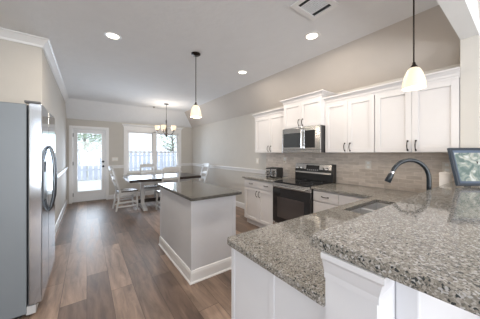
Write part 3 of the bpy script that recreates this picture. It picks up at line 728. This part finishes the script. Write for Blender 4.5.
# ------------------------------------------------------------ ceiling lights
def downlight(x, y, label, P=9.5):
    t = thing('recessed_light', label, 'ceiling light', (x, y, ZC), group='recessed ceiling lights'); off = (x, y, ZC)
    MB(off).lathe([(.062, -.002), (.070, -.008), (.092, -.004), (.094, 0), (.062, 0)], (x, y, ZC), 32, True).build('trim_ring', TRIM, t, smooth=True)
    MB(off).lathe([(0, -.003), (.064, -.003), (.064, -.0005), (0, -.0005)], (x, y, ZC), 32).build('lens', LENS, t)
    light('AREA', 'lamp_light', (0, 0, -.012), P, (1, .89, .76), (0, 0, 0), .12, parent=t)
downlight(.246, 2.86, 'lit recessed ceiling light at the left, nearest the fridge')
downlight(2.13, 2.85, 'lit recessed ceiling light just right of the island pendant')
downlight(2.13, 1.49, 'lit recessed ceiling light just beside the ceiling vent')
light('AREA', 'entry_downlight', (.246, 1.49, ZC-.01), 8, (1, .89, .76), (0, 0, 0), .12)
# vent
off = (1.70, 1.15, ZC); t = thing('ceiling_vent', 'white rectangular air vent in the ceiling', 'vent', off)
vx0, vx1, vy0, vy1 = 1.525, 1.875, 1.02, 1.30
mb = MB(off).box(vx0, vx0+.045, vy0, vy1, ZC-.016, ZC).box(vx1-.045, vx1, vy0, vy1, ZC-.016, ZC).box(vx0+.045, vx1-.045, vy0, vy0+.045, ZC-.016, ZC).box(vx0+.045, vx1-.045, vy1-.045, vy1, ZC-.016, ZC)
mb.build('vent_frame', TRIM, t, .002)
MB(off).box(vx0+.045, vx1-.045, vy0+.045, vy1-.045, ZC-.002, ZC-.0005).build('duct', DARKGAP, t)
for i in range(8):
    x = vx0+.096 + i*.0225
    tl = -.006 if i < 4 else (.006 if i > 4 else 0)
    MB(off).bar((x, vy0+.045, ZC-.006), (x, vy1-.045, ZC-.006), .019, .002).build('slat', mat('vent_slat_paint', (.80, .84, .88), .5), t)

def pendant(x, y, label, P, zb=1.865):
    t = thing('pendant_light', label, 'pendant light', (x, y, ZC), group='bell glass pendant lights'); off = (x, y, ZC)
    MB(off).lathe([(0, 0), (.062, 0), (.062, -.012), (.05, -.022), (.012, -.026), (0, -.03)], off, 28).build('canopy', BRONZE, t, smooth=True)
    MB(off).tube([(x, y, ZC-.02), (x, y, zb+.17)], .0055, 10).build('rod', BRONZE, t, smooth=True)
    MB(off).lathe([(0, .205), (.010, .205), (.014, .185), (.026, .168), (.028, .158), (0, .158)], (x, y, zb), 20).build('socket_cap', BRONZE, t, smooth=True)
    pr = [(.022, .165), (.040, .150), (.056, .118), (.067, .08), (.075, .04), (.078, 0), (.075, 0), (.072, .04), (.064, .08), (.053, .116), (.038, .146), (.022, .160)]
    MB(off).lathe(pr, (x, y, zb), 32, True).build('glass_shade', SHADE, t, smooth=True)
    MB(off).sphere((x, y, zb+.07), .028, 14, 8, 1.25).build('bulb', BULB, t, smooth=True)
    light('POINT', 'pendant_glow', (0, 0, zb+.012-ZC), P, (1, .86, .70), size=.05, parent=t)
pendant(1.215, 2.70, 'bronze pendant light with bell glass shade over the island', 4)
pendant(2.10, .535, 'bronze pendant light with bell glass shade over the bar, nearest', 2.2, 1.885)

# chandelier
cx, cy = 1.79, 5.94; off = (cx, cy, ZC)
t = thing('chandelier', 'five-arm chandelier with glass shades over the dining table', 'chandelier', off)
MB(off).lathe([(0, 0), (.065, 0), (.062, -.015), (.03, -.03), (0, -.035)], off, 24).build('canopy', BRUSHN, t, smooth=True)
MB(off).tube([(cx, cy, ZC-.03), (cx, cy, 2.27)], .006, 8).build('rod', BRUSHN, t, smooth=True)
MB(off).lathe([(0, 2.30), (.012, 2.30), (.018, 2.24), (.012, 2.18), (.016, 2.10), (.03, 2.0), (.018, 1.93), (.012, 1.90), (.03, 1.875), (.032, 1.86), (.012, 1.83), (.014, 1.815), (0, 1.80)], (cx, cy, 0), 20).build('stem', BRUSHN, t, smooth=True)
for i in range(5):
    a_ = 2*PI*i/5+.35; c_, s_ = math.cos(a_), math.sin(a_)
    pts = [(cx+c_*r_, cy+s_*r_, z_) for r_, z_ in ((.015, 1.93), (.08, 1.885), (.16, 1.885), (.215, 1.93), (.235, 1.985))]
    arm = MB(off).tube(pts, .008, 8).lathe([(0, 0), (.03, .0), (.034, .02), (.012, .025), (0, .025)], (cx+c_*.235, cy+s_*.235, 1.975), 16).build('arm', BRUSHN, t, smooth=True)
    MB(off).lathe([(.03, 0), (.05, .03), (.062, .07), (.066, .125), (.063, .125), (.058, .07), (.046, .033), (.028, .004)], (cx+c_*.235, cy+s_*.235, 1.995), 20, True).build('glass_shade', CHSH, arm, smooth=True)
    MB(off).sphere((cx+c_*.235, cy+s_*.235, 2.06), .025, 12, 8).build('bulb', BULB, arm, smooth=True)
light('POINT', 'chandelier_glow', (0, 0, 2.22-ZC), 8, (1, .86, .70), size=.12, parent=t)
tag(MB((1.61, 6.55, ZC)).lathe([(0, 0), (.03, 0), (.03, -.008), (.012, -.014), (0, -.014)], (1.61, 6.55, ZC), 16).lathe([(.004, -.014), (.006, -.014), (.006, -.045), (0, -.047)], (1.61, 6.55, ZC), 10).build('ceiling_hook', BRUSHN, smooth=True), 'small dark hook plate in the ceiling left of the chandelier', 'hook')

# ------------------------------------------------------------ dining table
TX0, TX1, TY0, TY1 = .76, 2.48, 5.17, 6.20
off = ((TX0+TX1)/2, (TY0+TY1)/2, 0); t = thing('dining_table', 'farmhouse dining table with dark plank top and white trestle legs', 'dining table', off)
MB(off).box(TX0, TX1, TY0, TY1, .705, .765).build('tabletop', WOOD, t, .006)
MB(off).box(TX0+.25, TX1-.25, TY0+.12, TY0+.15, .64, .705).box(TX0+.25, TX1-.25, TY1-.15, TY1-.12, .64, .705).box(TX0+.25, TX0+.28, TY0+.15, TY1-.15, .64, .705).box(TX1-.28, TX1-.25, TY0+.15, TY1-.15, .64, .705).build('apron', CHAIRW, t, .003)
yc = (TY0+TY1)/2
for x in (TX0+.36, TX1-.36):
    MB(off).box(x-.04, x+.04, yc-.05, yc+.05, .10, .61).build('leg', CHAIRW, t, .006)
    MB(off).prism([(yc-.36, 0), (yc-.28, 0), (yc-.24, .02), (yc+.24, .02), (yc+.28, 0), (yc+.36, 0), (yc+.36, .05), (yc+.1, .11), (yc-.1, .11), (yc-.36, .05)], 'x', x-.045, x+.045).build('foot', CHAIRW, t, .004)
    MB(off).prism([(yc-.34, .66), (yc-.34, .70), (yc+.34, .70), (yc+.34, .66), (yc+.12, .60), (yc-.12, .60)], 'x', x-.04, x+.04).build('top_support', CHAIRW, t, .004)
MB(off).box(TX0+.27, TX1-.27, yc-.025, yc+.025, .13, .22).build('stretcher', WOOD, t, .004)
# chairs (sitter looks to local +Y)
def make_chair():
    t = thing('dining_chair', 'chair', 'chair', (0, 0, 0), group='white ladder-back dining chairs')
    L0 = (0, 0, 0)
    MB().prism([(-.215, .20), (.215, .20), (.195, -.20), (-.195, -.20)], 'z', .435, .465).build('seat', SEATM, t, .01, seg=3, loc=L0)
    for s_ in (-1, 1):
        MB().bar((s_*.19, .175, .435), (s_*.2, .185, 0), .042, .042, (0, 1, 0), .032, .032).build('leg', CHAIRW, t, .003, loc=L0)
        mb = MB().bar((s_*.18, -.185, .45), (s_*.18, -.27, 0), .040, .042, (0, 1, 0), .032, .034)
        mb.bar((s_*.18, -.185, .44), (s_*.19, -.35, 1.03), .040, .042, (0, 1, 0), .030, .030)
        mb.build('rear_leg', CHAIRW, t, .003, loc=L0)
        MB().bar((s_*.195, .17, .20), (s_*.182, -.225, .20), .022, .03).bar((s_*.193, .17, .10), (s_*.182, -.24, .10), .022, .026).build('side_stretcher', CHAIRW, t, .002, loc=L0)
    MB().box(-.18, .18, .165, .185, .365, .435).box(-.17, .17, -.195, -.175, .375, .435).box(-.19, -.17, -.18, .17, .375, .435).box(.17, .19, -.18, .17, .375, .435).build('apron', CHAIRW, t, loc=L0)
    MB().bar((-.19, .178, .15), (.19, .178, .15), .022, .03).build('front_stretcher', CHAIRW, t, .002, loc=L0)
    for z, h in ((.62, .055), (.78, .055), (1.005, .085)):
        f = (z-.44)/.56; yb = -.185 - .155*f; n = 8; vs = []; fs = []
        for i in range(n+1):
            x = -.182 + .364*i/n; bow = -.03*math.cos((x/.182)*PI/2); lift = .012*math.cos((x/.182)*PI/2)
            for dy, dz in ((-.009, -h/2), (.009, -h/2), (.009, h/2+lift), (-.009, h/2+lift)): vs.append((x, yb+bow*.7+dy-.2*dz, z+dz))
        for i in range(n):
            for k_ in range(4): fs.append((i*4+k_, i*4+(k_+1) % 4, (i+1)*4+(k_+1) % 4, (i+1)*4+k_))
        fs += [(0, 1, 2, 3), (n*4+3, n*4+2, n*4+1, n*4)]
        MB().add(vs, fs).build('slat', CHAIRW, t, loc=L0)
    return t
ch0 = make_chair()
spots = [((.80, 5.84), -PI/2+.1, 'white ladder-back dining chair at the left end of the table, nearest the door'),
         ((1.56, 5.10), 0, 'white ladder-back dining chair with its back toward the island'),
         ((1.42, 6.16), PI, 'white ladder-back dining chair between the table and the window'),
         ((2.60, 5.78), PI/2, 'white ladder-back dining chair at the right end of the table')]
for i, ((x, y), rz, lab) in enumerate(spots):
    c = ch0 if i == 0 else copy_tree(ch0)
    c.location = (x, y, 0); c.rotation_euler = (0, 0, rz); c['label'] = lab
